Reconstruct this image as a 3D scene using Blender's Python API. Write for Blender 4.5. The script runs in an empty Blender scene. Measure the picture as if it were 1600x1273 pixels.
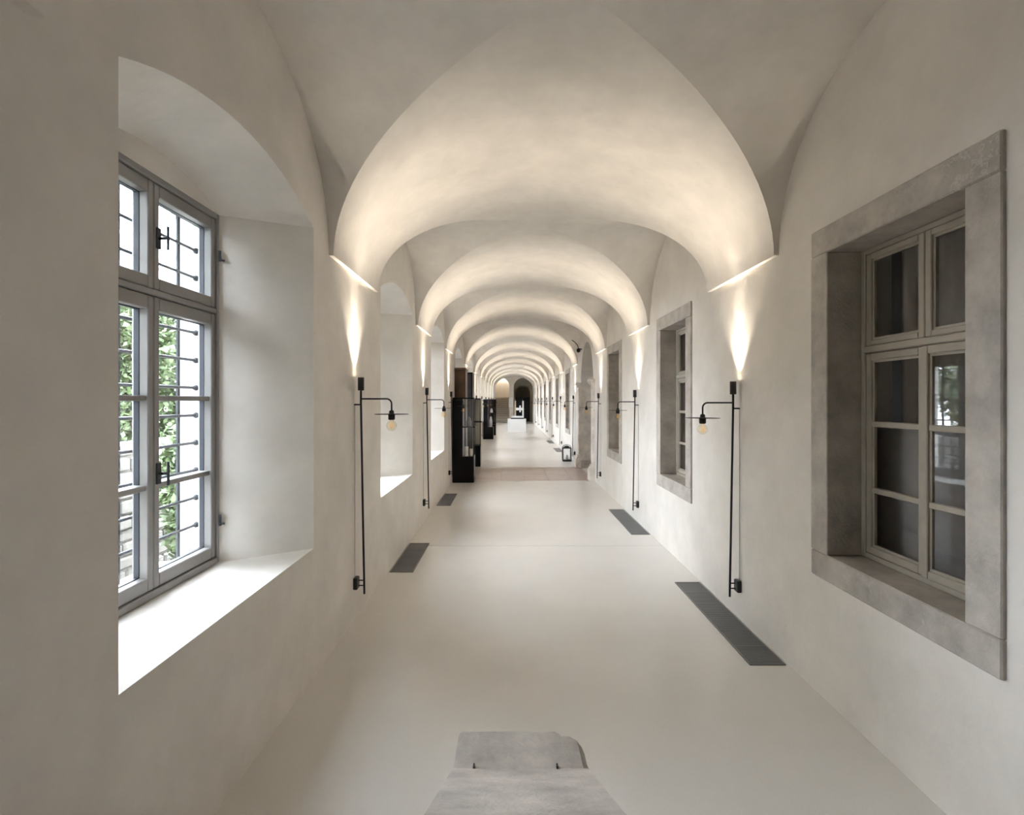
import bpy, math, random
from mathutils import Vector, Matrix
random.seed(7)
C = bpy.context.scene.collection
scene = bpy.context.scene
PI = math.pi

# ------------------------------------------------------------------ camera
cam_d = bpy.data.cameras.new('camera')
cam_d.sensor_fit = 'HORIZONTAL'; cam_d.sensor_width = 36.0; cam_d.lens = 18.0
cam_d.shift_x = 3.0/1600; cam_d.shift_y = -10.5/1600
cam_d.clip_start = 0.02; cam_d.clip_end = 300
cam = bpy.data.objects.new('camera', cam_d); C.objects.link(cam)
cam.location = (0, 0, 1.7); cam.rotation_euler = (PI/2, 0, 0)
scene.camera = cam

# ------------------------------------------------------------------ world (overcast sky) and exposure
w = bpy.data.worlds.new('overcast_sky'); scene.world = w; w.use_nodes = True
bg = w.node_tree.nodes['Background']
bg.inputs[0].default_value = (0.84, 0.91, 1.0, 1); bg.inputs[1].default_value = 6.0
vs = scene.view_settings
vs.view_transform = 'Standard'; vs.look = 'None'; vs.gamma = 1.0; vs.use_curve_mapping = False
vs.exposure = 2.82
UPLIGHT = 14.0                     # watts of each wall lamp's spot
try:
    scene.cycles.max_bounces = 12; scene.cycles.diffuse_bounces = 8
    scene.cycles.glossy_bounces = 5; scene.cycles.transparent_max_bounces = 16
    scene.cycles.transmission_bounces = 6
    scene.cycles.caustics_reflective = False; scene.cycles.caustics_refractive = False
    scene.cycles.use_denoising = True; scene.cycles.sample_clamp_indirect = 6.0
except Exception:
    pass

# ------------------------------------------------------------------ layout of the corridor (metres)
XL, XR = -1.211, 1.794             # inner faces of the two long walls
XC = (XL+XR)/2
ZS, RISE = 2.675, 0.935            # springing of the vault, its rise
PIERS = [-2.3, 0.72, 4.0, 7.15, 10.1, 14.1, 17.7, 21.1, 24.5, 28.0, 31.5, 35.0, 38.5]
PH = 0.58                          # half width of a pier
YB, YE = -0.7, 40.0
BAYS = [(PIERS[i]+PIERS[i+1])/2 for i in range(1, len(PIERS)-1)]   # centres, first is the near window bay
BAYS[0] = 2.37

# ------------------------------------------------------------------ materials
MATS = {}
def mat(name, col, rough=0.6, metal=0.0, var=0.0, vscale=3.0, bump=0.0, bscale=40.0, spec=0.5, speck=None):
    if name in MATS: return MATS[name]
    m = bpy.data.materials.new(name); m.use_nodes = True
    nt = m.node_tree; N = nt.nodes; L = nt.links
    b = N['Principled BSDF']
    b.inputs['Base Color'].default_value = (*col, 1)
    b.inputs['Roughness'].default_value = rough
    b.inputs['Metallic'].default_value = metal
    b.inputs['Specular IOR Level'].default_value = spec
    tc = N.new('ShaderNodeNewGeometry')
    if var > 0:
        n1 = N.new('ShaderNodeTexNoise'); n1.inputs['Scale'].default_value = vscale
        n1.inputs['Detail'].default_value = 6; n1.inputs['Roughness'].default_value = 0.62
        L.new(tc.outputs['Position'], n1.inputs['Vector'])
        r = N.new('ShaderNodeValToRGB')
        r.color_ramp.elements[0].position = 0.28; r.color_ramp.elements[1].position = 0.72
        r.color_ramp.elements[0].color = (*[c*(1-var) for c in col], 1)
        r.color_ramp.elements[1].color = (*[min(1, c*(1+var*0.6)) for c in col], 1)
        L.new(n1.outputs['Fac'], r.inputs['Fac'])
        out = r.outputs['Color']
        if speck:
            n2 = N.new('ShaderNodeTexNoise'); n2.inputs['Scale'].default_value = speck[0]
            n2.inputs['Detail'].default_value = 2
            L.new(tc.outputs['Position'], n2.inputs['Vector'])
            r2 = N.new('ShaderNodeValToRGB'); r2.color_ramp.elements[0].position = 0.58
            r2.color_ramp.elements[1].position = 0.72
            L.new(n2.outputs['Fac'], r2.inputs['Fac'])
            mx = N.new('ShaderNodeMixRGB'); mx.inputs[2].default_value = (*speck[1], 1)
            mu = N.new('ShaderNodeMath'); mu.operation = 'MULTIPLY'; mu.inputs[1].default_value = speck[2]
            L.new(r2.outputs['Color'], mu.inputs[0]); L.new(mu.outputs[0], mx.inputs[0])
            L.new(out, mx.inputs[1]); out = mx.outputs[0]
        L.new(out, b.inputs['Base Color'])
    if bump > 0:
        n3 = N.new('ShaderNodeTexNoise'); n3.inputs['Scale'].default_value = bscale
        n3.inputs['Detail'].default_value = 5
        L.new(tc.outputs['Position'], n3.inputs['Vector'])
        bp = N.new('ShaderNodeBump'); bp.inputs['Strength'].default_value = bump
        bp.inputs['Distance'].default_value = 0.02
        L.new(n3.outputs['Fac'], bp.inputs['Height']); L.new(bp.outputs[0], b.inputs['Normal'])
    MATS[name] = m
    return m

def stone_mat(name, col, vein, vscale=3.0, rough=0.7):
    """grey limestone: cloudy tone, fine grain and thin pale veins"""
    m = bpy.data.materials.new(name); m.use_nodes = True
    nt = m.node_tree; N = nt.nodes; L = nt.links; b = N['Principled BSDF']
    b.inputs['Roughness'].default_value = rough
    g = N.new('ShaderNodeNewGeometry')
    def noise(s, d=6):
        n = N.new('ShaderNodeTexNoise'); n.inputs['Scale'].default_value = s; n.inputs['Detail'].default_value = d
        n.inputs['Roughness'].default_value = 0.65
        L.new(g.outputs['Position'], n.inputs['Vector']); return n
    n1 = noise(vscale, 12); r = N.new('ShaderNodeValToRGB')
    r.color_ramp.elements[0].position = 0.3; r.color_ramp.elements[1].position = 0.72
    r.color_ramp.elements[0].color = (*[c*0.66 for c in col], 1); r.color_ramp.elements[1].color = (*[c*1.28 for c in col], 1)
    L.new(n1.outputs['Fac'], r.inputs['Fac'])
    n2 = noise(2.6, 9); s = N.new('ShaderNodeMath'); s.operation = 'SUBTRACT'; s.inputs[1].default_value = 0.5
    L.new(n2.outputs['Fac'], s.inputs[0]); a = N.new('ShaderNodeMath'); a.operation = 'ABSOLUTE'; L.new(s.outputs[0], a.inputs[0])
    r2 = N.new('ShaderNodeValToRGB'); r2.color_ramp.elements[0].position = 0.0; r2.color_ramp.elements[1].position = 0.010
    r2.color_ramp.elements[0].color = (0.55, 0.55, 0.55, 1); r2.color_ramp.elements[1].color = (0, 0, 0, 1)
    L.new(a.outputs[0], r2.inputs['Fac'])
    n4 = noise(1.3, 2); r4 = N.new('ShaderNodeValToRGB'); r4.color_ramp.elements[0].position = 0.55; r4.color_ramp.elements[1].position = 0.66
    L.new(n4.outputs['Fac'], r4.inputs['Fac'])
    mu = N.new('ShaderNodeMath'); mu.operation = 'MULTIPLY'; L.new(r2.outputs[0], mu.inputs[0]); L.new(r4.outputs[0], mu.inputs[1])
    mx = N.new('ShaderNodeMixRGB'); mx.inputs[2].default_value = (*vein, 1)
    L.new(mu.outputs[0], mx.inputs[0]); L.new(r.outputs[0], mx.inputs[1])
    L.new(mx.outputs[0], b.inputs['Base Color'])
    n3 = noise(70, 4); bp = N.new('ShaderNodeBump'); bp.inputs['Strength'].default_value = 0.35; bp.inputs['Distance'].default_value = 0.01
    L.new(n3.outputs['Fac'], bp.inputs['Height']); L.new(bp.outputs[0], b.inputs['Normal'])
    MATS[name] = m; return m

def glass_mat(name, tint=(1, 1, 1), ior=1.5):
    m = bpy.data.materials.new(name); m.use_nodes = True
    nt = m.node_tree; N = nt.nodes; L = nt.links
    N.remove(N['Principled BSDF'])
    t = N.new('ShaderNodeBsdfTransparent'); t.inputs[0].default_value = (*tint, 1)
    gl = N.new('ShaderNodeBsdfGlossy'); gl.inputs['Roughness'].default_value = 0.01
    lw = N.new('ShaderNodeLayerWeight'); lw.inputs['Blend'].default_value = 0.5
    pw = N.new('ShaderNodeMath'); pw.operation = 'POWER'; pw.inputs[1].default_value = 5.0
    f0 = ((ior-1)/(ior+1))**2
    f = N.new('ShaderNodeMath'); f.operation = 'MULTIPLY_ADD'; f.inputs[1].default_value = 1-f0; f.inputs[2].default_value = f0
    L.new(lw.outputs['Facing'], pw.inputs[0]); L.new(pw.outputs[0], f.inputs[0])
    mx = N.new('ShaderNodeMixShader')
    L.new(f.outputs[0], mx.inputs[0]); L.new(t.outputs[0], mx.inputs[1]); L.new(gl.outputs[0], mx.inputs[2])
    L.new(mx.outputs[0], N['Material Output'].inputs['Surface'])
    MATS[name] = m; return m

def emit_mat(name, col, s):
    m = bpy.data.materials.new(name); m.use_nodes = True
    b = m.node_tree.nodes['Principled BSDF']
    b.inputs['Base Color'].default_value = (*col, 1)
    b.inputs['Emission Color'].default_value = (*col, 1); b.inputs['Emission Strength'].default_value = s
    MATS[name] = m; return m

PLASTER = mat('lime_plaster', (0.775, 0.735, 0.678), 0.75, var=0.10, vscale=2.6, bump=0.2, bscale=9, spec=0.25)
VAULT = mat('vault_plaster', (0.775, 0.735, 0.678), 0.8, var=0.11, vscale=3.2, bump=0.22, bscale=7, spec=0.2)
REVEAL = PLASTER
FLOOR = mat('polished_terrazzo', (0.74, 0.715, 0.675), 0.25, var=0.05, vscale=1.3, spec=0.5, speck=(150, (0.52, 0.48, 0.42), 0.3))
JOINT = mat('floor_joint', (0.12, 0.115, 0.11), 0.8, var=0.1)
TILE = mat('pink_brown_floor_stone', (0.56, 0.46, 0.41), 0.35, var=0.18, vscale=5, bump=0.1, bscale=20)
STONE = stone_mat('window_limestone', (0.49, 0.45, 0.40), (0.74, 0.72, 0.68), 4.5)
PSTONE = stone_mat('portal_limestone', (0.76, 0.71, 0.64), (0.82, 0.79, 0.74))
BSTONE = stone_mat('worn_sandstone', (0.42, 0.38, 0.335), (0.50, 0.47, 0.43), 5.0, 0.8)
FRAME = mat('warm_grey_paint', (0.29, 0.28, 0.27), 0.42, var=0.04, vscale=6)
WOOD = mat('aged_beige_paint', (0.40, 0.36, 0.295), 0.5, var=0.1, vscale=9, bump=0.1, bscale=50)
BLACK = mat('black_powder_coat', (0.008, 0.008, 0.009), 0.45, var=0.15, vscale=20)
IRON = mat('wrought_iron', (0.03, 0.035, 0.045), 0.55, var=0.2, vscale=30, bump=0.2, bscale=80)
GRILL = mat('anodised_grille', (0.20, 0.20, 0.205), 0.42, metal=0.3, var=0.1, vscale=8)
GDARK = mat('grille_painted_shade', (0.02, 0.02, 0.02), 0.9, var=0.1)  # near-black colour painted as the shade under the slats
GLASS = glass_mat('window_glass', (0.97, 0.98, 0.99))
BULB = glass_mat('bulb_glass', (0.97, 0.93, 0.84), 1.25)
FILA = emit_mat('amber_filament', (1.0, 0.62, 0.25), 0.08)
LED = emit_mat('led_face', (1.0, 0.83, 0.62), 6.0)
BRASS = mat('brass', (0.55, 0.40, 0.18), 0.3, metal=1.0, var=0.1)
LACQ = mat('black_lacquer', (0.006, 0.006, 0.007), 0.35, var=0.1, spec=0.15)
BROWN = mat('dark_brown_wood', (0.075, 0.035, 0.012), 0.35, var=0.35, vscale=6)
DGREY = mat('dark_grey_wood', (0.03, 0.026, 0.025), 0.45, var=0.25, vscale=6)
CREAM = mat('cream_panel', (0.84, 0.78, 0.63), 0.6, var=0.06)
WAX = mat('white_wax', (0.86, 0.82, 0.74), 0.5, var=0.03)
WHITE = mat('white_lacquer', (0.82, 0.82, 0.82), 0.4, var=0.03)
CURT = mat('grey_gauze', (0.36, 0.35, 0.34), 0.9, var=0.1, vscale=14)
TAUPE = mat('taupe_cloth', (0.30, 0.27, 0.23), 0.9, var=0.1, vscale=14)
RED = mat('dark_red_cloth', (0.16, 0.015, 0.012), 0.8, var=0.15)
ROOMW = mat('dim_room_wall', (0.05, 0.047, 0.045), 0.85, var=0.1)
BEIGE = mat('beige_stair_wall', (0.52, 0.43, 0.31), 0.8, var=0.08)
OLIVE = mat('olive_plaster', (0.30, 0.26, 0.19), 0.85, var=0.12)
GRASS = mat('garden_gravel', (0.12, 0.112, 0.10), 0.9, var=0.4, vscale=5, bump=0.4, bscale=40)
RUBBLE = stone_mat('garden_rubble', (0.15, 0.145, 0.13), (0.2, 0.2, 0.19), 5.0, 0.9)
LEAF = mat('leaf_green', (0.085, 0.12, 0.05), 0.55, var=0.5, vscale=2.5)
LEAF2 = mat('leaf_yellow_green', (0.15, 0.165, 0.075), 0.55, var=0.5, vscale=2.5)
BARK = mat('bark', (0.10, 0.075, 0.05), 0.9, var=0.3, vscale=12, bump=0.5, bscale=30)
SEAL = mat('dark_blue_seal', (0.012, 0.02, 0.032), 0.5, var=0.1)
RENDERW = mat('white_outer_render', (0.86, 0.86, 0.85), 0.9, var=0.03)

# ------------------------------------------------------------------ helpers
class MB:
    def __init__(s): s.v = []; s.f = []; s.sm = []
    def add(s, verts, faces, smooth=False):
        o = len(s.v); s.v += [tuple(p) for p in verts]
        s.f += [tuple(i+o for i in f) for f in faces]; s.sm += [smooth]*len(faces); return s
    def quad(s, a, b, c, d): return s.add([a, b, c, d], [(0, 1, 2, 3)])
    def box(s, x0, x1, y0, y1, z0, z1, bev=0.0):
        x0, x1 = min(x0, x1), max(x0, x1); y0, y1 = min(y0, y1), max(y0, y1); z0, z1 = min(z0, z1), max(z0, z1)
        if bev <= 0:
            v = [(x, y, z) for z in (z0, z1) for y in (y0, y1) for x in (x0, x1)]
            return s.add(v, [(0, 2, 3, 1), (4, 5, 7, 6), (0, 1, 5, 4), (2, 6, 7, 3), (0, 4, 6, 2), (1, 3, 7, 5)])
        b = min(bev, (x1-x0)/2.1, (y1-y0)/2.1, (z1-z0)/2.1)
        def ring(z, i): return [(x0+i+b*0, y0+i+b, z), (x0+i+b, y0+i, z), (x1-i-b, y0+i, z), (x1-i, y0+i+b, z),
                                (x1-i, y1-i-b, z), (x1-i-b, y1-i, z), (x0+i+b, y1-i, z), (x0+i, y1-i-b, z)]
        # chamfered: bottom inset, body, top inset
        r = [ring(z0, b), ring(z0+b, 0), ring(z1-b, 0), ring(z1, b)]
        r[0] = [(min(max(x, x0+b), x1-b), min(max(y, y0+b), y1-b), z) for x, y, z in r[0]]
        r[3] = [(min(max(x, x0+b), x1-b), min(max(y, y0+b), y1-b), z) for x, y, z in r[3]]
        return s.loft(r, closed=True, caps=True)
    def loft(s, rings, closed=True, caps=False, smooth=False):
        n = len(rings[0]); v = [p for r in rings for p in r]; f = []
        for k in range(len(rings)-1):
            for i in range(n if closed else n-1):
                j = (i+1) % n; f.append((k*n+i, k*n+j, (k+1)*n+j, (k+1)*n+i))
        o = len(f)
        if caps:
            f.append(tuple(reversed(range(n)))); f.append(tuple(range((len(rings)-1)*n, len(rings)*n)))
        base = len(s.v); s.v += [tuple(p) for p in v]
        s.f += [tuple(i+base for i in q) for q in f]
        s.sm += [smooth]*o + [False]*(len(f)-o); return s
    def tube(s, pts, r, n=10, caps=True):
        P = [Vector(p) for p in pts]; rings = []
        rr = r if isinstance(r, (list, tuple)) else [r]*len(P)
        prev = None
        for i, p in enumerate(P):
            t = (P[min(i+1, len(P)-1)]-P[max(i-1, 0)]).normalized()
            a = prev if prev is not None else (Vector((0, 0, 1)) if abs(t.z) < 0.9 else Vector((1, 0, 0)))
            u = (a - t*a.dot(t)).normalized(); v = t.cross(u); prev = u
            rings.append([tuple(p+(u*math.cos(2*PI*k/n)+v*math.sin(2*PI*k/n))*rr[i]) for k in range(n)])
        return s.loft(rings, True, caps, True)
    def lathe(s, prof, cx=0, cy=0, n=20, caps=True):
        rings = [[(cx+r*math.cos(2*PI*k/n), cy+r*math.sin(2*PI*k/n), z) for k in range(n)] for r, z in prof]
        return s.loft(rings, True, caps, True)
    def mesh(s, name):
        m = bpy.data.meshes.new(name); m.from_pydata(s.v, [], s.f)
        m.polygons.foreach_set('use_smooth', s.sm); m.update(); return m
    def build(s, name, material, parent=None):
        return link(name, s.mesh(name), material, parent)
def link(name, me, material, parent=None):
    if not me.materials: me.materials.append(material)
    o = bpy.data.objects.new(name, me); C.objects.link(o)
    if parent is not None: o.parent = parent
    return o
CACHE = {}
def part(key, fn, name, material, parent, loc=(0, 0, 0)):
    """a part whose mesh data is shared between alike pieces"""
    if key not in CACHE:
        b = MB(); fn(b); CACHE[key] = b.mesh(name)
    o = link(name, CACHE[key], material, parent); o.location = loc; return o
def tag(o, label, cat, group=None):
    o['label'] = label; o['category'] = cat
    if group: o['group'] = group
    return o
def thing(name, loc, label, cat, group=None, rz=0):
    o = bpy.data.objects.new(name, None); C.objects.link(o); o.empty_display_size = 0.1
    o.location = loc; o.rotation_euler = (0, 0, rz)
    return tag(o, label, cat, group)
def struct(o, label=None):
    o['kind'] = 'structure'
    if label: o['label'] = label
    return o
def sempty(name, loc, label=None, rz=0):
    o = bpy.data.objects.new(name, None); C.objects.link(o); o.location = loc; o.rotation_euler = (0, 0, rz); o.empty_display_size = 0.1
    return struct(o, label)

# ------------------------------------------------------------------ floor
fl = struct(MB().box(XL-0.7, XR+3.2, YB-0.2, 47, -0.12, -0.012).build('floor', JOINT), 'cream polished terrazzo floor of the long corridor')
JO = [YB, 6.0, 10.9, 13.1, 18.0, 24.0, 30.0, 36.0, 47.0]
for i in range(len(JO)-1):
    a, b = JO[i]+0.004, JO[i+1]-0.004
    if i == 2: continue
    MB().box(XL-0.02, XR+0.02, a, b, -0.012, 0).build('floor_slab', FLOOR, fl)
# flagstones of the crossing in front of the portal
ny, nx = 5, 7
for j in range(ny):
    for i in range(nx):
        x0 = XL-0.02+(XR-XL+0.6)*i/nx; x1 = XL-0.02+(XR-XL+0.6)*(i+1)/nx
        y0 = 10.903+(2.194)*j/ny; y1 = 10.903+2.194*(j+1)/ny
        MB().box(x0+0.002, x1-0.002, y0+0.002, y1-0.002, -0.012, random.uniform(-0.0015, 0.0)).build('flagstone', TILE, fl)

# ------------------------------------------------------------------ walls with openings
def arch_ring(x, yc, half, zb, zsp, rise, n=18):
    pts = [(x, yc-half, zb), (x, yc+half, zb), (x, yc+half, zsp)]
    if rise > 0:
        R = (half*half+rise*rise)/(2*rise); cz = zsp+rise-R; a0 = math.asin(min(1, half/R))
        if rise > half: a0 = PI-a0
        for k in range(1, n):
            a = a0-2*a0*k/n; pts.append((x, yc+R*math.sin(a), cz+R*math.cos(a)))
    else:
        for k in range(1, n): pts.append((x, yc+half-2*half*k/n, zsp))
    pts.append((x, yc-half, zsp)); return pts
def wall_face(mb, x, y0, y1, z0, z1, rings):
    """one flat face at x with holes; rings as from arch_ring, sorted along y"""
    y = y0
    for r in rings:
        a, b = r[0][1], r[1][1]
        mb.quad((x, y, z0), (x, a, z0), (x, a, z1), (x, y, z1))
        if r[0][2] > z0+1e-4: mb.quad((x, a, z0), (x, b, z0), (x, b, r[0][2]), (x, a, r[0][2]))
        top = r[2:]
        for k in range(len(top)-1):
            p, q = top[k], top[k+1]
            mb.quad(p, q, (x, q[1], z1), (x, p[1], z1))
        y = b
    mb.quad((x, y, z0), (x, y1, z0), (x, y1, z1), (x, y, z1))

ZT = 3.75
XFL = XL-0.43                       # plane of the left window frames
mb = MB(); inner = []; outer = []
for yc in BAYS:
    r0 = arch_ring(XL, yc, 0.787, 0.79, 2.765, 0.178)
    r0b = arch_ring(XL-0.012, yc, 0.779, 0.79, 2.76, 0.176)
    r1 = arch_ring(XFL, yc, 0.515, 0.79, 2.745, 0.12)
    r1b = arch_ring(XFL-0.01, yc, 0.515, 0.79, 2.745, 0.12)
    r2 = arch_ring(XFL-0.10, yc, 0.545, 0.77, 2.75, 0.12)
    r3 = arch_ring(XFL-0.30, yc, 0.61, 0.72, 2.75, 0.13)
    inner.append(r0); outer.append(r3)
    mb.loft([r0, r1, r2, r3], True)
    top = r1[2:]
    for k in range(len(top)-1):     # plaster lunette over the frame
        p, q = top[k], top[k+1]
        mb.quad((XFL+0.0, p[1], 2.735), (XFL+0.0, q[1], 2.735), q, p)
wall_face(mb, XL, YB, YE, 0, ZT, inner)
wall_face(mb, XFL-0.30, YB-1, 47, -1.2, 4.6, outer)
wl = struct(mb.build('wall_left', PLASTER), 'pale lime plastered wall with deep arched window niches')

RW = [2.437, 5.63, 8.80, BAYS[4], BAYS[5], BAYS[6], BAYS[7], BAYS[8], BAYS[9]]
PORT = 12.0
mb = MB(); rings = []
for yc in RW[:3]: rings.append((yc, 0))
rings.append((PORT, 1))
for yc in RW[3:]: rings.append((yc, 0))
rr = []
for yc, k in rings:
    if k == 0:
        a = arch_ring(XR, yc, 0.575, 0.695, 2.675, 0); b = arch_ring(XR+0.45, yc, 0.575, 0.695, 2.675, 0)
    else:
        a = arch_ring(XR, yc, 0.975, 0.0, 2.15, 0.93); b = arch_ring(XR+0.60, yc, 0.975, 0.0, 2.15, 0.93)
    rr.append(a); mb.loft([a, b], True)
wall_face(mb, XR, YB, YE, 0, ZT, rr)
wr = struct(mb.build('wall_right', PLASTER), 'pale plastered wall with stone framed inner windows')
bw = struct(MB().box(XL-0.02, XR+0.02, YB-0.15, YB-0.04, 0, ZT).build('wall_back_added', BROWN))
for k in range(10):                 # unseen dark board screen, added behind the camera to cut bounced light
    x = XL+(XR-XL)*k/10; MB().box(x+0.004, x+(XR-XL)/10-0.004, YB-0.04, YB, 0, 3.7, 0.004).build('added_board', BROWN, bw)

# dim rooms behind the right wall
def room(name, y0, y1, depth, m, z1=3.2):
    b = MB(); x0, x1 = XR+0.45, XR+0.45+depth
    b.box(x1, x1+0.1, y0, y1, 0, z1); b.box(x0, x1, y0-0.1, y0, 0, z1); b.box(x0, x1, y1, y1+0.1, 0, z1)
    b.box(x0, x1, y0, y1, z1, z1+0.1)
    return struct(b.build(name, m))
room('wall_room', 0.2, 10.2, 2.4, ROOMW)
room('wall_vestibule', 10.5, 13.6, 2.2, PLASTER, 3.3)
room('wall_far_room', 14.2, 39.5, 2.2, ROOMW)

# ------------------------------------------------------------------ vault
LEDGE = 0.032
A = (XR-XL)/2-LEDGE
mb = MB(); NS = 40
def zarc(u): return ZS+RISE*math.sqrt(max(0, 1-u*u))
us = [math.sin(-PI/2+PI*k/NS) for k in range(NS+1)]
for i in range(len(PIERS)-1):
    p0, p1 = PIERS[i], PIERS[i+1]; yc = (p0+p1)/2; hb = (p1-p0)/2-PH
    e0 = p0; e1 = p1
    def mainseg(sgn, e):
        NN = 6; rings = []
        for j in range(NN+1):
            t = j/NN; rings.append([(XC+A*u, (yc+sgn*hb*abs(u))*(1-t)+e*t, zarc(u)) for u in us])
        if sgn < 0: rings.reverse()
        mb.loft(rings, False, False, True)
    mainseg(-1, e0); mainseg(1, e1)
    for sgn, xw in ((-1, XL-0.01), (1, XR+0.01)):
        rings = []
        for j in range(5):
            t = j/4; rings.append([((XC+sgn*A*abs(v))*(1-t)+xw*t, yc+hb*v, zarc(v)) for v in us])
        if sgn > 0: rings.reverse()
        mb.loft(rings, False, False, True)
# last half bay up to the end wall, and the undersides of the ledges
mb.loft([[(XC+A*u, y, zarc(u)) for u in us] for y in (PIERS[-1], YE)], False, False, True)
for p in PIERS:
    a, b = max(YB, p-PH), min(YE, p+PH)
    if b <= a: continue
    for xw, xi in ((XL-0.01, XC-A), (XR+0.01, XC+A)):
        mb.box(xw, xi, a, b, ZS-0.004, ZS+0.02)
ce = struct(mb.build('ceiling', VAULT), 'groin vaulted plaster ceiling running down the corridor')
struct(MB().box(XL-0.75, XR+3.2, YB-0.3, 44.7, 3.85, 4.0).build('ceiling_slab', RENDERW))

# ------------------------------------------------------------------ end of the corridor
mb = MB()
rg = [arch_ring(0, -0.63, 0.56, 0.0, 2.95, 0.52), arch_ring(0, 1.03, 0.755, 0.0, 2.75, 0.75)]
def swap(r, y): return [(p[1], y, p[2]) for p in r]
tmp = MB(); wall_face(tmp, 0, XL-0.02, XR+0.02, 0, ZT, rg)
mb.add([(v[1], YE, v[2]) for v in tmp.v], tmp.f)
for r in rg: mb.loft([swap(r, YE), swap(r, YE+0.45)], True)
struct(mb.build('wall_end', PLASTER), 'plaster wall with two arched openings closing the corridor')
b = MB(); b.box(0.12, 0.2, YE+0.45, 45, 0, 3.7); b.box(1.85, 1.95, YE+0.45, 45, 0, 3.7); b.box(0.12, 1.95, YE+0.45, 45, 3.6, 3.7)
ring = arch_ring(0, 1.03, 0.62, 0.0, 2.35, 0.62)
t2 = MB(); wall_face(t2, 0, 0.2, 1.85, 0, 3.6, [ring]); b.add([(v[1], 42.0, v[2]) for v in t2.v], t2.f)
b.box(0.2, 1.85, 43.9, 44.0, 0, 3.6)
struct(b.build('wall_passage', OLIVE))
d = sempty('door_1', (1.03, 42.1, 0), 'black double door under the olive arch at the far end')
for sx in (-1, 1):
    q = MB().box(sx*0.305-0.295, sx*0.305+0.295, -0.03, 0.03, 0.02, 1.92, 0.005).build('door_leaf', LACQ, d)
    MB().tube([(sx*0.06, -0.03, 1.0), (sx*0.06, -0.07, 1.0), (sx*0.16, -0.07, 1.0)], 0.01, 8).build('door_handle', BRASS, q)
MB().box(-0.62, 0.62, -0.035, 0.035, 1.925, 1.985).build('door_lintel', LACQ, d)
# stair behind the left opening
st = thing('staircase', (-0.62, YE+0.5, 0), 'pale staircase climbing behind the left arch at the far end', 'staircase')
for k in range(12):
    MB().box(-0.62, 0.62, 0.30*k, 4.4, 0.165*k, 0.165*(k+1)-0.028).build('step', WHITE, st)
    MB().box(-0.62, 0.62, 0.30*k-0.02, 0.30*(k+1), 0.165*(k+1)-0.028, 0.165*(k+1), 0.004).build('tread', BEIGE, st)
for nm, q in (('wall_stair_left', (-1.34, -1.28, YE+0.45, 45.2, 0, 3.8)), ('wall_stair_right', (0.04, 0.11, YE+0.45, 45.2, 0, 3.8)), ('wall_stair_back', (-1.28, 0.04, 45.0, 45.2, 0, 3.8)), ('ceiling_stair', (-1.34, 0.11, YE+0.45, 44.7, 3.81, 3.85))):
    struct(MB().box(*q).build(nm, BEIGE))

# ------------------------------------------------------------------ windows
def sash(root, kn, name, y0, y1, z0, z1, sx, st_, rail, th, m, bars=(), barw=0.026, gl=GLASS, seal=False):
    """one casement: frame with a chamfer towards the glass, its pane(s) and glazing bars. sx = direction of the room side"""
    def fr(b):
        for (a, c, d_, e) in ((y0, y0+st_, z0, z1), (y1-st_, y1, z0, z1), (y0+st_, y1-st_, z0, z0+rail), (y0+st_, y1-st_, z1-rail, z1)):
            b.box(-th/2, th/2, a, c, d_, e, 0.004)
        bd = 0.012                               # glazing bead, a thinner step
        if seal: return
        for (a, c, d_, e) in ((y0+st_, y0+st_+bd, z0+rail, z1-rail), (y1-st_-bd, y1-st_, z0+rail, z1-rail), (y0+st_+bd, y1-st_-bd, z0+rail, z0+rail+bd), (y0+st_+bd, y1-st_-bd, z1-rail-bd, z1-rail)):
            b.box(-th/2+0.012, th/2-0.016, a, c, d_, e)
    c = part((kn, 'f'), fr, name, m, root)
    zz = [z0+rail]+list(bars)+[z1-rail]
    if seal:                                     # dark weather seal behind the glass
        e = 0.004
        part((kn, 's'), lambda b: [b.box(-th/2+0.012, -0.003, *q) for q in ((y0+st_, y0+st_+e, z0+rail, z1-rail), (y1-st_-e, y1-st_, z0+rail, z1-rail), (y0+st_+e, y1-st_-e, z0+rail, z0+rail+e), (y0+st_+e, y1-st_-e, z1-rail-e, z1-rail))], 'weather_seal', SEAL, c)
    for k, zb in enumerate(bars):
        part((kn, 'b', k), lambda b: b.box(-th/2+0.006, th/2-0.010, y0+st_, y1-st_, zb-barw/2, zb+barw/2, 0.003), 'glazing_bar', m, c)
    for k in range(len(zz)-1):
        part((kn, 'p', k), lambda b: b.box(-0.002, 0.002, y0+st_-0.005, y1-st_+0.005, zz[k]+0.002, zz[k+1]-0.002), 'pane', gl, c)
    return c

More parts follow.
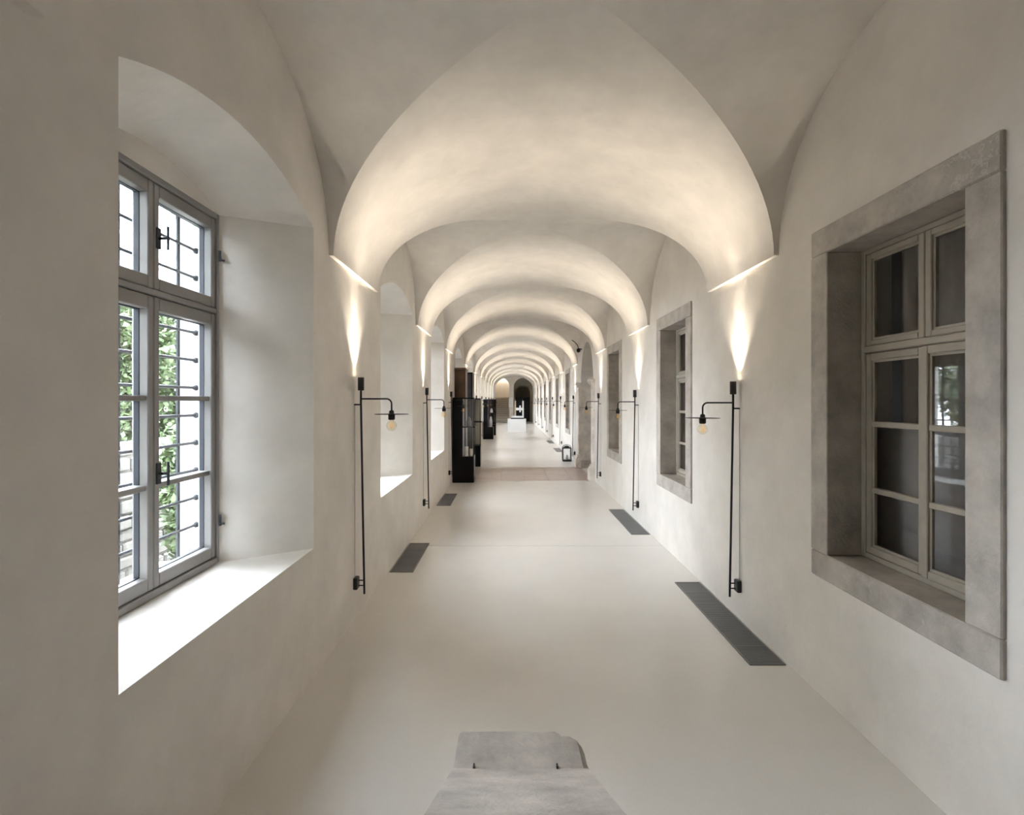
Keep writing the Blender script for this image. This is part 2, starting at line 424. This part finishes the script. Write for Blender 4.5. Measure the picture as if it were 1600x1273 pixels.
for i, yc in enumerate(BAYS):
    W = sempty('window_%d' % (i+1), (XFL-0.045, yc, 0), 'grey casement window with iron grille in the left niche' if i == 0 else None)
    fw = 0.020; H = 0.514; z0, z1 = 0.792, 2.745
    def fr(b):
        b.box(-0.05, 0.05, -H, -H+fw, z0, z1, 0.004); b.box(-0.05, 0.05, H-fw, H, z0, z1, 0.004)
        b.box(-0.05, 0.05, -H+fw, H-fw, z0, z0+0.035, 0.004); b.box(-0.05, 0.05, -H+fw, H-fw, z1-0.032, z1, 0.004)
        b.box(-0.05, 0.045, -H+fw, H-fw, 2.186, 2.214, 0.004)
    part('LW_frame', fr, 'window_frame', FRAME, W)
    for s, (a, c) in ((0, (-H+fw+0.002, -0.002)), (1, (0.002, H-fw-0.002))):
        lo = sash(W, ('LWlo', s), 'casement', a, c, 0.829, 2.183, 1, 0.036, 0.062, 0.075, FRAME, (1.302, 1.712), seal=True)
        up = sash(W, ('LWup', s), 'casement', a, c, 2.217, 2.711, 1, 0.036, 0.058, 0.075, FRAME, seal=True)
        if s == 1:
            for cs, zh in ((lo, 1.36), (up, 2.46)):
                def hd(b):
                    b.box(0.036, 0.044, 0.012, 0.044, -0.05, 0.05, 0.003)
                    b.tube([(0.04, 0.028, 0), (0.085, 0.028, 0)], 0.007, 8)
                    b.tube([(0.085, 0.028, -0.055), (0.085, 0.028, 0.055)], 0.006, 8)
                part('LW_handle', hd, 'window_handle', IRON, cs, (0, 0, zh))
            for zh in (1.04, 2.52):
                def hg(b):
                    b.tube([(0.06, 0.50, -0.04), (0.06, 0.50, 0.02)], 0.007, 8); b.tube([(0.06, 0.50, -0.03), (0.078, 0.515, -0.032)], 0.006, 8)
                part('LW_hinge', hg, 'hinge', IRON, W, (0, 0, zh))
    # wrought iron grille let into the outer reveal
    for k in range(13):
        zb = 2.71-0.156*k
        if zb < 0.84: break
        part('LW_hbar', lambda b: (b.tube([(-0.105, -0.58, 0), (-0.105, 0.58, 0)], 0.0085, 8),
                                   b.lathe([(0.001, -0.018), (0.014, -0.012), (0.016, 0), (0.014, 0.012), (0.001, 0.018)], -0.105, 0.548, 10),
                                   b.lathe([(0.001, -0.018), (0.014, -0.012), (0.016, 0), (0.014, 0.012), (0.001, 0.018)], -0.105, -0.548, 10)),
             'grille_bar', IRON, W, (0, 0, zb))
    for k in range(5):
        part('LW_vbar', lambda b: b.box(-0.122, -0.112, -0.011, 0.011, 0.75, 2.84), 'grille_upright', IRON, W, (0, 0.41-0.215*k, 0))
    # outer sill
    part('LW_osill', lambda b: b.box(-0.30, -0.05, -0.54, 0.54, 0.70, 0.79, 0.004), 'outer_sill', STONE, W)

for i, yc in enumerate(RW):
    W = sempty('window_%d' % (len(BAYS)+i+1), (XR, yc, 0), 'beige wooden casement window in a grey veined stone surround' if i == 0 else None)
    jj = [0.003, -0.002, 0.002, 0.0]
    part('RW_sill', lambda b: b.box(-0.018, 0.24, -0.586, 0.586, 0.685, 0.832, 0.006), 'stone_sill', STONE, W)
    part('RW_lintel', lambda b: b.box(-0.018, 0.24, -0.586, 0.586, 2.535, 2.685, 0.006), 'stone_lintel', STONE, W)
    part('RW_jambn', lambda b: b.box(-0.017, 0.24, -0.586, -0.433, 0.833, 2.534, 0.005), 'stone_jamb', STONE, W)
    part('RW_jambf', lambda b: b.box(-0.019, 0.24, 0.433, 0.586, 0.833, 2.534, 0.005), 'stone_jamb', STONE, W)
    def fr(b):
        H = 0.432; fw = 0.03
        b.box(0.172, 0.24, -H, -H+fw, 0.834, 2.533, 0.004); b.box(0.172, 0.24, H-fw, H, 0.834, 2.533, 0.004)
        b.box(0.172, 0.24, -H+fw, H-fw, 0.834, 0.862, 0.004); b.box(0.172, 0.24, -H+fw, H-fw, 2.507, 2.533, 0.004)
        b.box(0.160, 0.24, -H+fw, H-fw, 1.962, 2.0, 0.006)
    part('RW_frame', fr, 'window_frame', WOOD, W)
    for s, (a, c) in ((0, (-0.40, -0.002)), (1, (0.002, 0.40))):
        lo = sash(W, ('RWlo', s), 'casement', a, c, 0.864, 1.960, -1, 0.036, 0.040, 0.04, WOOD, (1.212, 1.573), 0.03)
        up = sash(W, ('RWup', s), 'casement', a, c, 2.002, 2.505, -1, 0.036, 0.030, 0.04, WOOD)
        lo.location.x = up.location.x = 0.198
        if i == 0 and s == 0:                    # this casement stands slightly ajar
            dl = math.radians(2.9); lo.rotation_euler = (0, 0, dl)
            lo.location = (0.198-0.40*math.sin(dl), -0.40+0.40*math.cos(dl), 0)

# ------------------------------------------------------------------ curtains inside the near right window
def folds(b, y0, y1, z0, z1, x, amp, n):
    P = []
    for k in range(n+1):
        P.append((x+amp*math.sin(k*PI/2), y0+(y1-y0)*k/n))
    b.loft([[(px, py, z) for px, py in P] for z in (z0, z1)], False, False, True)
    b.loft([[(px+0.004, py, z) for px, py in P] for z in (z1, z0)], False, False, True)
t = thing('half_curtain', (XR+0.34, 2.437, 0), 'grey half curtain behind the lower panes of the near stone framed window', 'curtain')
b = MB(); folds(b, -0.56, 0.56, 0.86, 1.57, 0, 0.002, 44); b.build('cloth', CURT, t)
MB().tube([(0.002, -0.57, 1.575), (0.002, 0.57, 1.575)], 0.006, 8).build('curtain_rod', BRASS, t)
b = MB(); folds(b, 2.40, 2.96, 0.6, 2.62, XR+0.47, 0.004, 30); tag(b.build('long_drape', TAUPE), 'taupe drape hanging inside the near stone framed window', 'drape')
b = MB(); folds(b, 3.84, 3.98, 0.4, 1.86, XR+0.98, 0.01, 8); tag(b.build('red_drape', RED), 'dark red drape deep inside the room behind the near right window', 'drape')

# ------------------------------------------------------------------ portal on the right
P = sempty('door_2', (XR, PORT, 0), 'arched stone portal with moulded pilasters in the right wall')
def pil_base(b):
    b.box(-0.13, 0.02, -0.13, 0.13, 0, 0.24, 0.008)
    for k, (p, w_, a, c) in enumerate(((0.115, 0.125, 0.24, 0.27), (0.10, 0.118, 0.27, 0.30), (0.08, 0.11, 0.30, 0.34))):
        b.box(-p, 0.02, -w_, w_, a, c, 0.008)
def pil_shaft(b): b.box(-0.055, 0.02, -0.10, 0.10, 0.34, 1.94, 0.008)
def pil_cap(b):
    for p, w_, a, c in ((0.068, 0.108, 1.94, 1.965), (0.06, 0.10, 1.965, 2.03), (0.085, 0.115, 2.03, 2.065), (0.105, 0.125, 2.065, 2.10), (0.13, 0.14, 2.10, 2.16)):
        b.box(-p, 0.02, -w_, w_, a, c, 0.006)
for s in (-1, 1):
    y = s*1.08
    part('pb', pil_base, 'pilaster_base', PSTONE, P, (0, y, 0)); part('ps', pil_shaft, 'pilaster_shaft', PSTONE, P, (0, y, 0)); part('pc', pil_cap, 'pilaster_capital', PSTONE, P, (0, y, 0))
    part(('pj', s), lambda b: b.box(0.0, 0.5, s*0.955, s*0.98, 0.20, 2.05, 0.004), 'jamb_stone', PSTONE, P)
    part(('pi', s), lambda b: b.box(0.0, 0.5, s*0.935, s*0.98, 2.06, 2.15, 0.008), 'impost', PSTONE, P)
    part(('pp', s), lambda b: b.box(0.0, 0.5, s*0.93, s*0.98, 0.0, 0.19, 0.008), 'plinth', STONE, P)

# small camera on the portal arch with its cable
t = thing('security_camera', (XR-0.02, 12.75, 2.95), 'small dark camera with curved cable above the stone portal arch', 'camera')
b = MB(); b.lathe([(0.012, 0.055), (0.045, 0.045), (0.05, 0.0), (0.04, -0.035), (0.012, -0.05)], -0.07, 0, 16); b.build('camera_dome', BLACK, t)
MB().tube([(0.02, 0, 0.03), (-0.07, 0, 0.05)], 0.012, 8).build('mount', BLACK, t)
MB().tube([(-0.07, 0, 0.05), (-0.10, -0.03, 0.13), (-0.16, -0.03, 0.20), (-0.24, -0.02, 0.26)], 0.010, 8).build('cable', IRON, t)

# ------------------------------------------------------------------ wall lamps
ORD = ['nearest', 'second', 'third', 'fourth', 'fifth', 'sixth', 'seventh', 'eighth', 'ninth', 'tenth', 'eleventh']
def lamp(side, k, y, dz):
    xw = XL if side < 0 else XR
    where = {0: 'first wall lamp from the camera', }.get(k, '%s wall lamp from the camera' % ORD[k])
    lab = 'slim black %s on the %s wall' % (where, 'left' if side < 0 else 'right')
    t = thing('wall_lamp', (xw, y, dz), lab, 'wall lamp', 'slim black wall lamps on the corridor piers', 0 if side < 0 else PI)
    hx = 0.052
    part('l_head', lambda b: b.lathe([(0.018, 1.765), (0.024, 1.767), (0.024, 1.866), (0.021, 1.866), (0.0205, 1.86)], hx, 0, 20, True), 'lamp_head', BLACK, t)
    part('l_led', lambda b: b.lathe([(0.0195, 1.8605), (0.0195, 1.862)], hx, 0, 16), 'led_face', LED, t)
    part('l_pole', lambda b: b.tube([(hx, 0, 1.77), (hx, 0, 1.66), (0.078, 0, 0.185)], 0.0085, 10), 'pole', BLACK, t)
    part('l_brk', lambda b: b.tube([(0, 0, 1.655), (hx+0.001, 0, 1.655)], 0.006, 8), 'bracket', BLACK, t)
    def arm(b):
        pts = [(hx, 0, 1.70), (0.25, 0, 1.70)]
        for q in range(1, 8):
            a = PI/2*q/8; pts.append((0.25+0.04*math.sin(a), 0, 1.66+0.04*math.cos(a)))
        pts += [(0.29, 0, 1.66), (0.29, 0, 1.605)]
        b.tube(pts, 0.0065, 10)
    part('l_arm', arm, 'arm', BLACK, t)
    part('l_sock', lambda b: b.lathe([(0.010, 1.612), (0.019, 1.604), (0.019, 1.586), (0.026, 1.584), (0.026, 1.543), (0.02, 1.536)], 0.29, 0, 18), 'socket', BLACK, t)
    part('l_disc', lambda b: b.lathe([(0.02, 1.583), (0.13, 1.5825), (0.131, 1.581), (0.13, 1.5795), (0.02, 1.579)], 0.29, 0, 40, False), 'disc_shade', BLACK, t)
    def bl(b):
        pr = [(0.013, 1.537)]+[(0.04*math.sin(a), 1.492+0.04*math.cos(a)) for a in [0.45+ (PI-0.46)*q/14 for q in range(15)]]
        b.lathe(pr, 0.29, 0, 20)
    g = part('l_bulb', bl, 'bulb', BULB, t)
    def fi(b):
        pts = []
        for q in range(33):
            a = 2*PI*q/8; pts.append((0.29+0.013*math.cos(a), 0.013*math.sin(a), 1.475+0.034*(0.5+0.5*math.sin(q*PI/2+0.4))))
        b.tube(pts, 0.0016, 5)
        b.tube([(0.29, 0, 1.536), (0.29, 0, 1.47)], 0.003, 6)
    part('l_fil', fi, 'filament', FILA, g)
    part('l_box', lambda b: b.box(0, 0.032, -0.034, 0.034, 0.225, 0.315, 0.004), 'wall_box', BLACK, t)
    part('l_rod', lambda b: b.tube([(0.03, 0, 0), (0.076, 0, 0)], 0.005, 8), 'spacer_rod', BLACK, t, (0, 0, 0.29))
    part('l_rod', lambda b: None, 'spacer_rod', BLACK, t, (0, 0, 0.25))
    part('l_cab', lambda b: b.tube([(0.004, 0.004, 0.31), (0.004, 0.004, 1.655)], 0.0016, 6), 'cable', CURT, t)
    ld = bpy.data.lights.get('uplight_beam')
    if ld is None:
        ld = bpy.data.lights.new('uplight_beam', 'SPOT'); ld.energy = UPLIGHT; ld.color = (1.0, 0.875, 0.72)
        ld.spot_size = math.radians(86); ld.spot_blend = 1.0; ld.shadow_soft_size = 0.018
    lo = bpy.data.objects.new('uplight', ld); C.objects.link(lo); lo.parent = t
    lo.location = (hx, 0, 1.872); lo.rotation_euler = (PI, math.radians(12), 0)
    ld = bpy.data.lights.get('uplight_core')
    if ld is None:
        ld = bpy.data.lights.new('uplight_core', 'SPOT'); ld.energy = UPLIGHT*0.9; ld.color = (1.0, 0.88, 0.74)
        ld.spot_size = math.radians(25); ld.spot_blend = 0.9; ld.shadow_soft_size = 0.018
    lo = bpy.data.objects.new('uplight', ld); C.objects.link(lo); lo.parent = t
    lo.location = (hx, 0, 1.872); lo.rotation_euler = (PI, math.radians(-9.5), 0)
LY = PIERS[2:]
for k, y in enumerate(LY[:10]):
    lamp(-1, k, y-0.02, 0.015); lamp(1, k, y, -0.015)

# ------------------------------------------------------------------ floor grilles
def grille(x0, x1, y0, y1, label):
    t = thing('floor_grille', ((x0+x1)/2, (y0+y1)/2, 0), label, 'floor grille', 'convector grilles along the walls')
    hx, hy = (x1-x0)/2, (y1-y0)/2
    b = MB(); b.box(-hx, -hx+0.012, -hy, hy, 0.0, 0.006); b.box(hx-0.012, hx, -hy, hy, 0, 0.006)
    b.box(-hx, hx, -hy, -hy+0.012, 0, 0.006); b.box(-hx, hx, hy-0.012, hy, 0, 0.006); b.build('frame', GRILL, t)
    MB().box(-hx+0.012, hx-0.012, -hy+0.012, hy-0.012, 0.0, 0.0012).build('shade_sheet', GDARK, t)  # flat dark sheet on the floor, painted shade instead of a recess
    n = int((2*hy-0.03)/0.017); b = MB()
    for k in range(n):
        y = -hy+0.016+0.017*k; b.box(-hx+0.012, hx-0.012, y, y+0.011, 0.0012, 0.0055)
    s = b.build('slats', GRILL, t); s['kind'] = 'stuff'
    for k in range(1, int(2*hy/0.25)):
        y = -hy+2*hy*k/int(2*hy/0.25); MB().box(-hx+0.012, hx-0.012, y-0.004, y+0.004, 0.0012, 0.0062).build('cross_bar', GRILL, t)
grille(1.54, 1.775, 3.29, 4.79, 'long grey floor grille below the first right lamp, nearest of all')
grille(1.54, 1.775, 6.5, 8.0, 'grey floor grille below the second right lamp')
grille(-1.195, -0.96, 5.07, 6.1, 'dark floor grille below the second left window niche')
grille(-1.195, -0.96, 8.29, 9.35, 'small dark floor grille at left, just before the black display cabinet')
grille(1.54, 1.775, 17.0, 18.4, 'distant floor grille at the right wall beyond the lantern')
grille(1.54, 1.775, 20.4, 21.8, 'farthest floor grille at the right wall')

# ------------------------------------------------------------------ display cabinets on the left
def vitrine(y, x1, label, niche_mat, tagmat=WHITE, wide=0.445, base=0.54, h=1.765):
    t = thing('display_cabinet', (x1, y, 0), label, 'display cabinet', 'black display cabinets along the left wall')
    dep = 0.42
    MB().box(-wide, 0, 0, dep, 0, base, 0.004).build('base', LACQ, t)
    MB().box(-wide, -0.235, 0, dep, base, h-0.03, 0.004).build('side_unit', LACQ, t)
    MB().box(-wide, 0.0, 0, dep, h-0.03, h, 0.004).build('top', LACQ, t)
    if niche_mat is not None:
        MB().box(-0.235, 0, dep-0.02, dep, base, h-0.03).build('back_panel', niche_mat, t)
    for (a, c) in ((-0.018, 0.0), (dep-0.018, dep)):
        if a > 0: MB().box(-0.018, 0, a, c, base, h-0.03).build('post', LACQ, t)
    MB().box(-0.018, 0.0, 0.0, 0.014, base, h-0.03).build('post', LACQ, t)
    MB().box(-0.235, 0.03, 0.02, dep-0.03, 1.14, 1.165, 0.003).build('shelf', LACQ, t)
    MB().box(0.03, 0.034, 0.04, 0.10, 1.135, 1.175).build('price_tag', tagmat, t)
    MB().box(-0.233, -0.02, 0.004, 0.008, base+0.002, h-0.032).build('glass_front', GLASS, t)
    return t
V1 = vitrine(10.62, -0.75, 'black display cabinet with candles, nearest on the left by the third lamp', None)
V2 = vitrine(13.22, -0.765, 'black display cabinet with cream back panel, right behind the grey cabinet', CREAM)
V3 = vitrine(22.6, -0.74, 'black display cabinet with white ware, third down the left wall', None)
V4 = vitrine(25.2, -0.70, 'farthest black display cabinet on the left, mostly hidden', LACQ)
def candle(x, y, z, r, h, label):
    t = thing('candle', (x, y, z), label, 'candle', 'candles in the black display cabinet')
    b = MB(); b.lathe([(r*0.96, 0), (r, 0.004), (r, h-0.006), (r*0.93, h), (r*0.6, h-0.004), (0.004, h-0.006)], 0, 0, 20); b.build('wax', WAX, t)
    MB().tube([(0, 0, h-0.006), (0.001, 0, h+0.008), (0.004, 0, h+0.014)], 0.0015, 6).build('wick', BLACK, t)
candle(-0.915, 10.74, 0.541, 0.042, 0.20, 'taller white pillar candle in the nearest black display cabinet')
candle(-0.82, 10.76, 0.541, 0.030, 0.15, 'shorter white pillar candle in the nearest black display cabinet')
def jar(x, y, z, r, h, label, m, name='glass_jar', cat='jar'):
    t = thing(name, (x, y, z), label, cat)
    b = MB(); b.lathe([(r*0.8, 0), (r, 0.01), (r, h*0.7), (r*0.75, h*0.85), (r*0.7, h)], 0, 0, 18, False); b.lathe([(0.002, 0.003), (r*0.8, 0.003)], 0, 0, 18, False); b.build('body', m, t)
    MB().lathe([(0.002, h), (r*0.78, h), (r*0.78, h+0.015), (0.02, h+0.025), (0.015, h+0.045), (0.002, h+0.05)], 0, 0, 18).build('lid', m, t)
jar(-0.865, 10.80, 1.166, 0.055, 0.15, 'grey glass jar on the shelf of the nearest display cabinet', CURT)
jar(-0.83, 22.72, 1.166, 0.06, 0.16, 'white lidded jar on the shelf of the third display cabinet', WHITE, 'white_jar')
jar(-0.86, 22.74, 0.541, 0.07, 0.42, 'tall white vase in the bottom of the third display cabinet', WHITE, 'white_vase', 'vase')

# tall cabinets behind the first display cabinet
t = thing('tall_cabinet', (-1.085, 11.15, 0), 'tall dark brown wooden cabinet with cornice behind the nearest display cabinet', 'cabinet')
MB().box(-0.115, 0.115, 0, 0.5, 0, 2.36, 0.004).build('body', BROWN, t)
MB().box(-0.12, 0.125, -0.03, 0.53, 2.36, 2.42, 0.012).build('cornice', BROWN, t)
MB().box(-0.095, 0.095, -0.018, -0.001, 0.08, 2.30, 0.006).build('door_panel', BROWN, t)
MB().box(-0.12, 0.12, -0.01, 0.5, 0, 0.07, 0.004).build('plinth', BROWN, t)
t = thing('tall_cabinet', (-1.04, 12.05, 0), 'tall dark grey cabinet between the brown cabinet and cream backed display', 'cabinet')
MB().box(-0.155, 0.155, 0, 0.55, 0.06, 2.33, 0.004).build('body', DGREY, t)
MB().box(-0.16, 0.16, -0.015, 0.57, 2.33, 2.37, 0.006).build('top', LACQ, t)
for a, c in ((0.10, 1.13), (1.15, 2.29)): MB().box(-0.13, 0.125, -0.016, -0.001, a, c, 0.005).build('door', DGREY, t)
MB().box(0.132, 0.156, -0.016, -0.001, 0.06, 2.33).build('edge_strip', LACQ, t)
MB().box(-0.155, 0.155, 0.01, 0.55, 0, 0.06).build('plinth', LACQ, t)

# ------------------------------------------------------------------ lantern on the floor at the right
t = thing('floor_lantern', (1.60, 14.45, 0), 'black metal floor lantern with glass sides beside the portal', 'lantern')
MB().box(-0.125, 0.125, -0.125, 0.125, 0, 0.05, 0.006).build('base', BLACK, t)
MB().box(-0.125, 0.125, -0.125, 0.125, 0.36, 0.385, 0.006).build('top_plate', BLACK, t)
for sx in (-1, 1):
    for sy in (-1, 1):
        MB().box(sx*0.115-0.009, sx*0.115+0.009, sy*0.115-0.009, sy*0.115+0.009, 0.05, 0.36).build('post', BLACK, t)
for k in range(4):
    a = MB().box(-0.106, 0.106, 0.113, 0.116, 0.05, 0.36).build('pane', GLASS, t); a.rotation_euler = (0, 0, k*PI/2)
MB().lathe([(0.09, 0.385), (0.075, 0.41), (0.05, 0.425), (0.02, 0.435)], 0, 0, 20).build('vent_cap', BLACK, t)
MB().tube([(0.12*math.cos(PI*k/14), 0, 0.385+0.075*math.sin(PI*k/14)) for k in range(15)], 0.007, 8).build('handle', BLACK, t)
t2 = thing('candle', (1.60, 14.45, 0.051), 'white candle standing inside the black floor lantern', 'candle')
MB().lathe([(0.035, 0), (0.037, 0.004), (0.037, 0.12), (0.03, 0.128), (0.004, 0.122)], 0, 0, 18).build('wax', WAX, t2)
MB().tube([(0, 0, 0.12), (0.002, 0, 0.14)], 0.0015, 6).build('wick', BLACK, t2)

# ------------------------------------------------------------------ white block with a showpiece at the far end
t = thing('display_plinth', (0.36, 27.5, 0), 'white block plinth standing in the middle of the far corridor', 'plinth')
MB().box(-0.5, 0.5, 0, 0.6, 0.0, 0.70, 0.006).build('body', WHITE, t)
MB().box(-0.51, 0.51, -0.01, 0.61, 0.70, 0.72, 0.004).build('top', WHITE, t)
t = thing('showpiece', (0.36, 27.6, 0.722), 'white framed black showpiece with crossbars on the far white plinth', 'display')
MB().box(-0.32, 0.38, 0, 0.3, 0, 0.06, 0.004).build('foot', LACQ, t)
for x, m in ((-0.08, BEIGE), (0.34, WHITE)): MB().box(x-0.04, x+0.04, 0.1, 0.16, 0.06, 0.98, 0.004).build('post', m, t)
MB().box(-0.04, 0.30, 0.11, 0.15, 0.46, 0.60, 0.004).build('crossbar', WHITE, t)
MB().box(0.14, 0.22, 0.10, 0.112, 0.36, 0.72, 0.004).build('emblem', WHITE, t)
MB().box(-0.04, 0.30, 0.125, 0.135, 0.06, 0.96).build('dark_panel', LACQ, t)
MB().box(-0.30, 0.30, 0.06, 0.10, 0.06, 0.16, 0.004).build('front_board', WHITE, t)
t = thing('wall_sconce', (0.06, YE, 1.2), 'white block sconce on the pier between the two far arches', 'sconce')
MB().box(-0.17, 0.17, -0.16, 0, 0, 0.75, 0.01).build('body', WHITE, t)
MB().box(-0.12, 0.12, -0.2, -0.16, 0.2, 0.55, 0.01).build('front_panel', WHITE, t)

# ------------------------------------------------------------------ stone block in the foreground
t = thing('stone_block', (0, 0, 0), 'worn grey stone block with sloping top and chipped corner, foreground', 'stone block')
ZF = 0.45
def px(x, y, z): Y = 800*(1.7-z)/(y-626); return ((x-797)*Y/800, Y, z)
x0, x1 = -0.190, 0.262
out = [px(711, 1196, ZF), px(714, 1163, ZF), px(716.5, 1149, ZF), px(719, 1145, ZF), px(724, 1143, ZF), px(790, 1142.5, ZF), px(866, 1143, ZF), px(873, 1146, ZF), px(877, 1150, ZF), px(890, 1150.5, ZF), px(900, 1156, ZF), px(904, 1166, ZF), px(907.5, 1182, ZF), px(911, 1200, ZF)]
yf = 1.742
top = [(x0, yf, ZF)]+out[1:-1]+[(x1-0.012, yf, ZF)]
shoulder = [(-0.196, yf, ZF-0.03)]+[(p[0]-0.004, p[1], ZF-0.02) for p in out[1:4]]+[(p[0], p[1]+0.004, ZF-0.02) for p in out[4:9]]+[(p[0]+0.012, p[1]+0.006, ZF-0.03) for p in out[9:10]]+[(p[0]+0.022, p[1]+0.004, ZF-0.03) for p in out[10:13]]+[(x1+0.018, yf, ZF-0.03)]
foot = [(p[0], p[1], 0) for p in shoulder]
b = MB(); n = len(top)
b.add(top, [tuple(reversed(range(n)))])
b.loft([top, shoulder, foot], False, False, False)
# slope rising towards the camera, slightly hollow, then the high back part
prof = [(1.742, ZF), (1.735, ZF+0.006), (1.55, 0.555), (1.35, 0.662), (1.156, 0.765), (0.98, 0.86), (0.80, 0.90), (0.60, 0.90)]
NSL = 10
rows = []
for j, (yy, zz) in enumerate(prof):
    row = []
    for k in range(NSL+1):
        u = k/NSL; x = (x0-0.004)+(x1+0.006-x0)*u
        row.append((x, yy, zz-0.006*math.sin(PI*u)*(1 if 0 < j else 0)+random.uniform(-0.0012, 0.0012)*(j > 0)))
    rows.append(row)
b.loft(rows, False, False, True)
L_ = [r[0] for r in rows]; R_ = [r[-1] for r in rows]
for S in (L_, R_):
    for k in range(len(S)-1):
        p, q = S[k], S[k+1]; b.quad(p, q, (q[0], q[1], 0), (p[0], p[1], 0))
lr = rows[-1]
for k in range(NSL): b.quad(lr[k], lr[k+1], (lr[k+1][0], lr[k+1][1], 0), (lr[k][0], lr[k][1], 0))
b.build('block', BSTONE, t)
for xx in (740.5, 870.5):
    p = px(xx, 1198, ZF)
    MB().box(p[0]-0.003, p[0]+0.003, p[1]-0.012, p[1]+0.006, ZF-0.01, ZF+0.010, 0.001).build('iron_pin', BLACK, t)

# ------------------------------------------------------------------ garden outside the left windows
struct(MB().box(-40, XFL-0.31, -15, 60, -1.0, -0.6).build('ground', GRASS))
gw = thing('garden_wall', (-4.35, 0, -0.6), 'pale rubble garden wall outside the left window', 'garden wall')
rnd = random.Random(3)
z = 0.0
for row in range(12):
    h = rnd.uniform(0.13, 0.175); y = 4.2+rnd.uniform(0, 0.2)
    while y < 8.4:
        l = rnd.uniform(0.17, 0.36)
        MB().box(-0.18+rnd.uniform(-0.02, 0.02), 0.18+rnd.uniform(-0.02, 0.03), y+0.01, y+l-0.01, z+0.01, z+h-0.006, 0.02).build('stone', RUBBLE, gw)
        y += l
    z += h
MB().box(-0.14, 0.14, 4.4, 8.3, 0, z-0.01).build('mortar_core', RUBBLE, gw)
def tree(x, y, zc, rx, rz, n, m, label, seed, trunk=True, lean=0):
    rn = random.Random(seed)
    t = thing('garden_tree', (x, y, -0.6), label, 'tree')
    v = []; f = []
    for k in range(int(n*2.6)):
        a = rn.uniform(0, 2*PI); cz = rn.uniform(-1, 1); s = math.sqrt(1-cz*cz); r = rn.uniform(0.35, 1)**0.6
        wob = 1+0.25*math.sin(3*a+seed)+0.2*math.sin(5*cz+2*a)
        c = Vector((rx*s*math.cos(a)*r*wob, rx*s*math.sin(a)*r*wob, zc+rz*cz*r))
        d1 = Vector((rn.gauss(0, 1), rn.gauss(0, 1), rn.gauss(0, 0.7))).normalized(); d2 = d1.cross(Vector((rn.gauss(0, 1), rn.gauss(0, 1), 1))).normalized()
        L1 = rn.uniform(0.04, 0.075); L2 = L1*0.5; o = len(v)
        v += [tuple(c-d1*L1), tuple(c+d2*L2), tuple(c+d1*L1), tuple(c-d2*L2)]; f.append((o, o+1, o+2, o+3))
    fo = MB(); fo.v = v; fo.f = f; fo.sm = [False]*len(f); q = fo.build('foliage', m, t); q['kind'] = 'stuff'
    b = MB(); b.tube([(0, 0, 0), (0.05, 0.03, zc*0.5), (0.0, 0.06, zc), (-0.04, 0, zc+rz*0.5)], [0.13, 0.10, 0.07, 0.03], 8); b.build('trunk', BARK, t)
    for k in range(5):
        a = k*1.3+seed; MB().tube([(0, 0.05, zc*0.8+0.1*k), (rx*0.5*math.cos(a), rx*0.5*math.sin(a), zc+0.2+0.2*k)], [0.04, 0.012], 6).build('branch', BARK, t)
tree(-5.9, 8.0, 2.5, 1.15, 1.7, 7000, LEAF, 'dark green leafy tree seen through the left window', 1)
tree(-9.6, 11.8, 2.6, 1.6, 1.6, 6000, LEAF2, 'yellow green tree behind the garden wall', 2)
tree(-4.8, 1.2, 3.7, 1.7, 2.9, 13000, LEAF, 'unseen broad dark tree added to shade the near left window', 8)  # out of view, added to block sky light from the near bay
tree(-5.6, -3.2, 2.7, 1.4, 1.9, 6000, LEAF2, 'unseen yellow green tree added to dim the near end', 11)  # second added tree, unseen, lowers the daylight around the camera
tree(-3.45, 5.55, 1.35, 0.30, 0.9, 1700, LEAF, 'low green bush in front of the garden wall', 5)

# sky portals in the left window openings: they only guide the sampling of the sky light
for i, yc in enumerate(BAYS):
    pd = bpy.data.lights.new('sky_portal', 'AREA'); pd.shape = 'RECTANGLE'; pd.size = 1.06; pd.size_y = 2.15
    try: pd.cycles.is_portal = True
    except Exception: continue
    po = bpy.data.objects.new('sky_portal', pd); C.objects.link(po)
    po.location = (XFL-0.32, yc, 1.78); po.rotation_euler = (PI/2, 0, -PI/2)
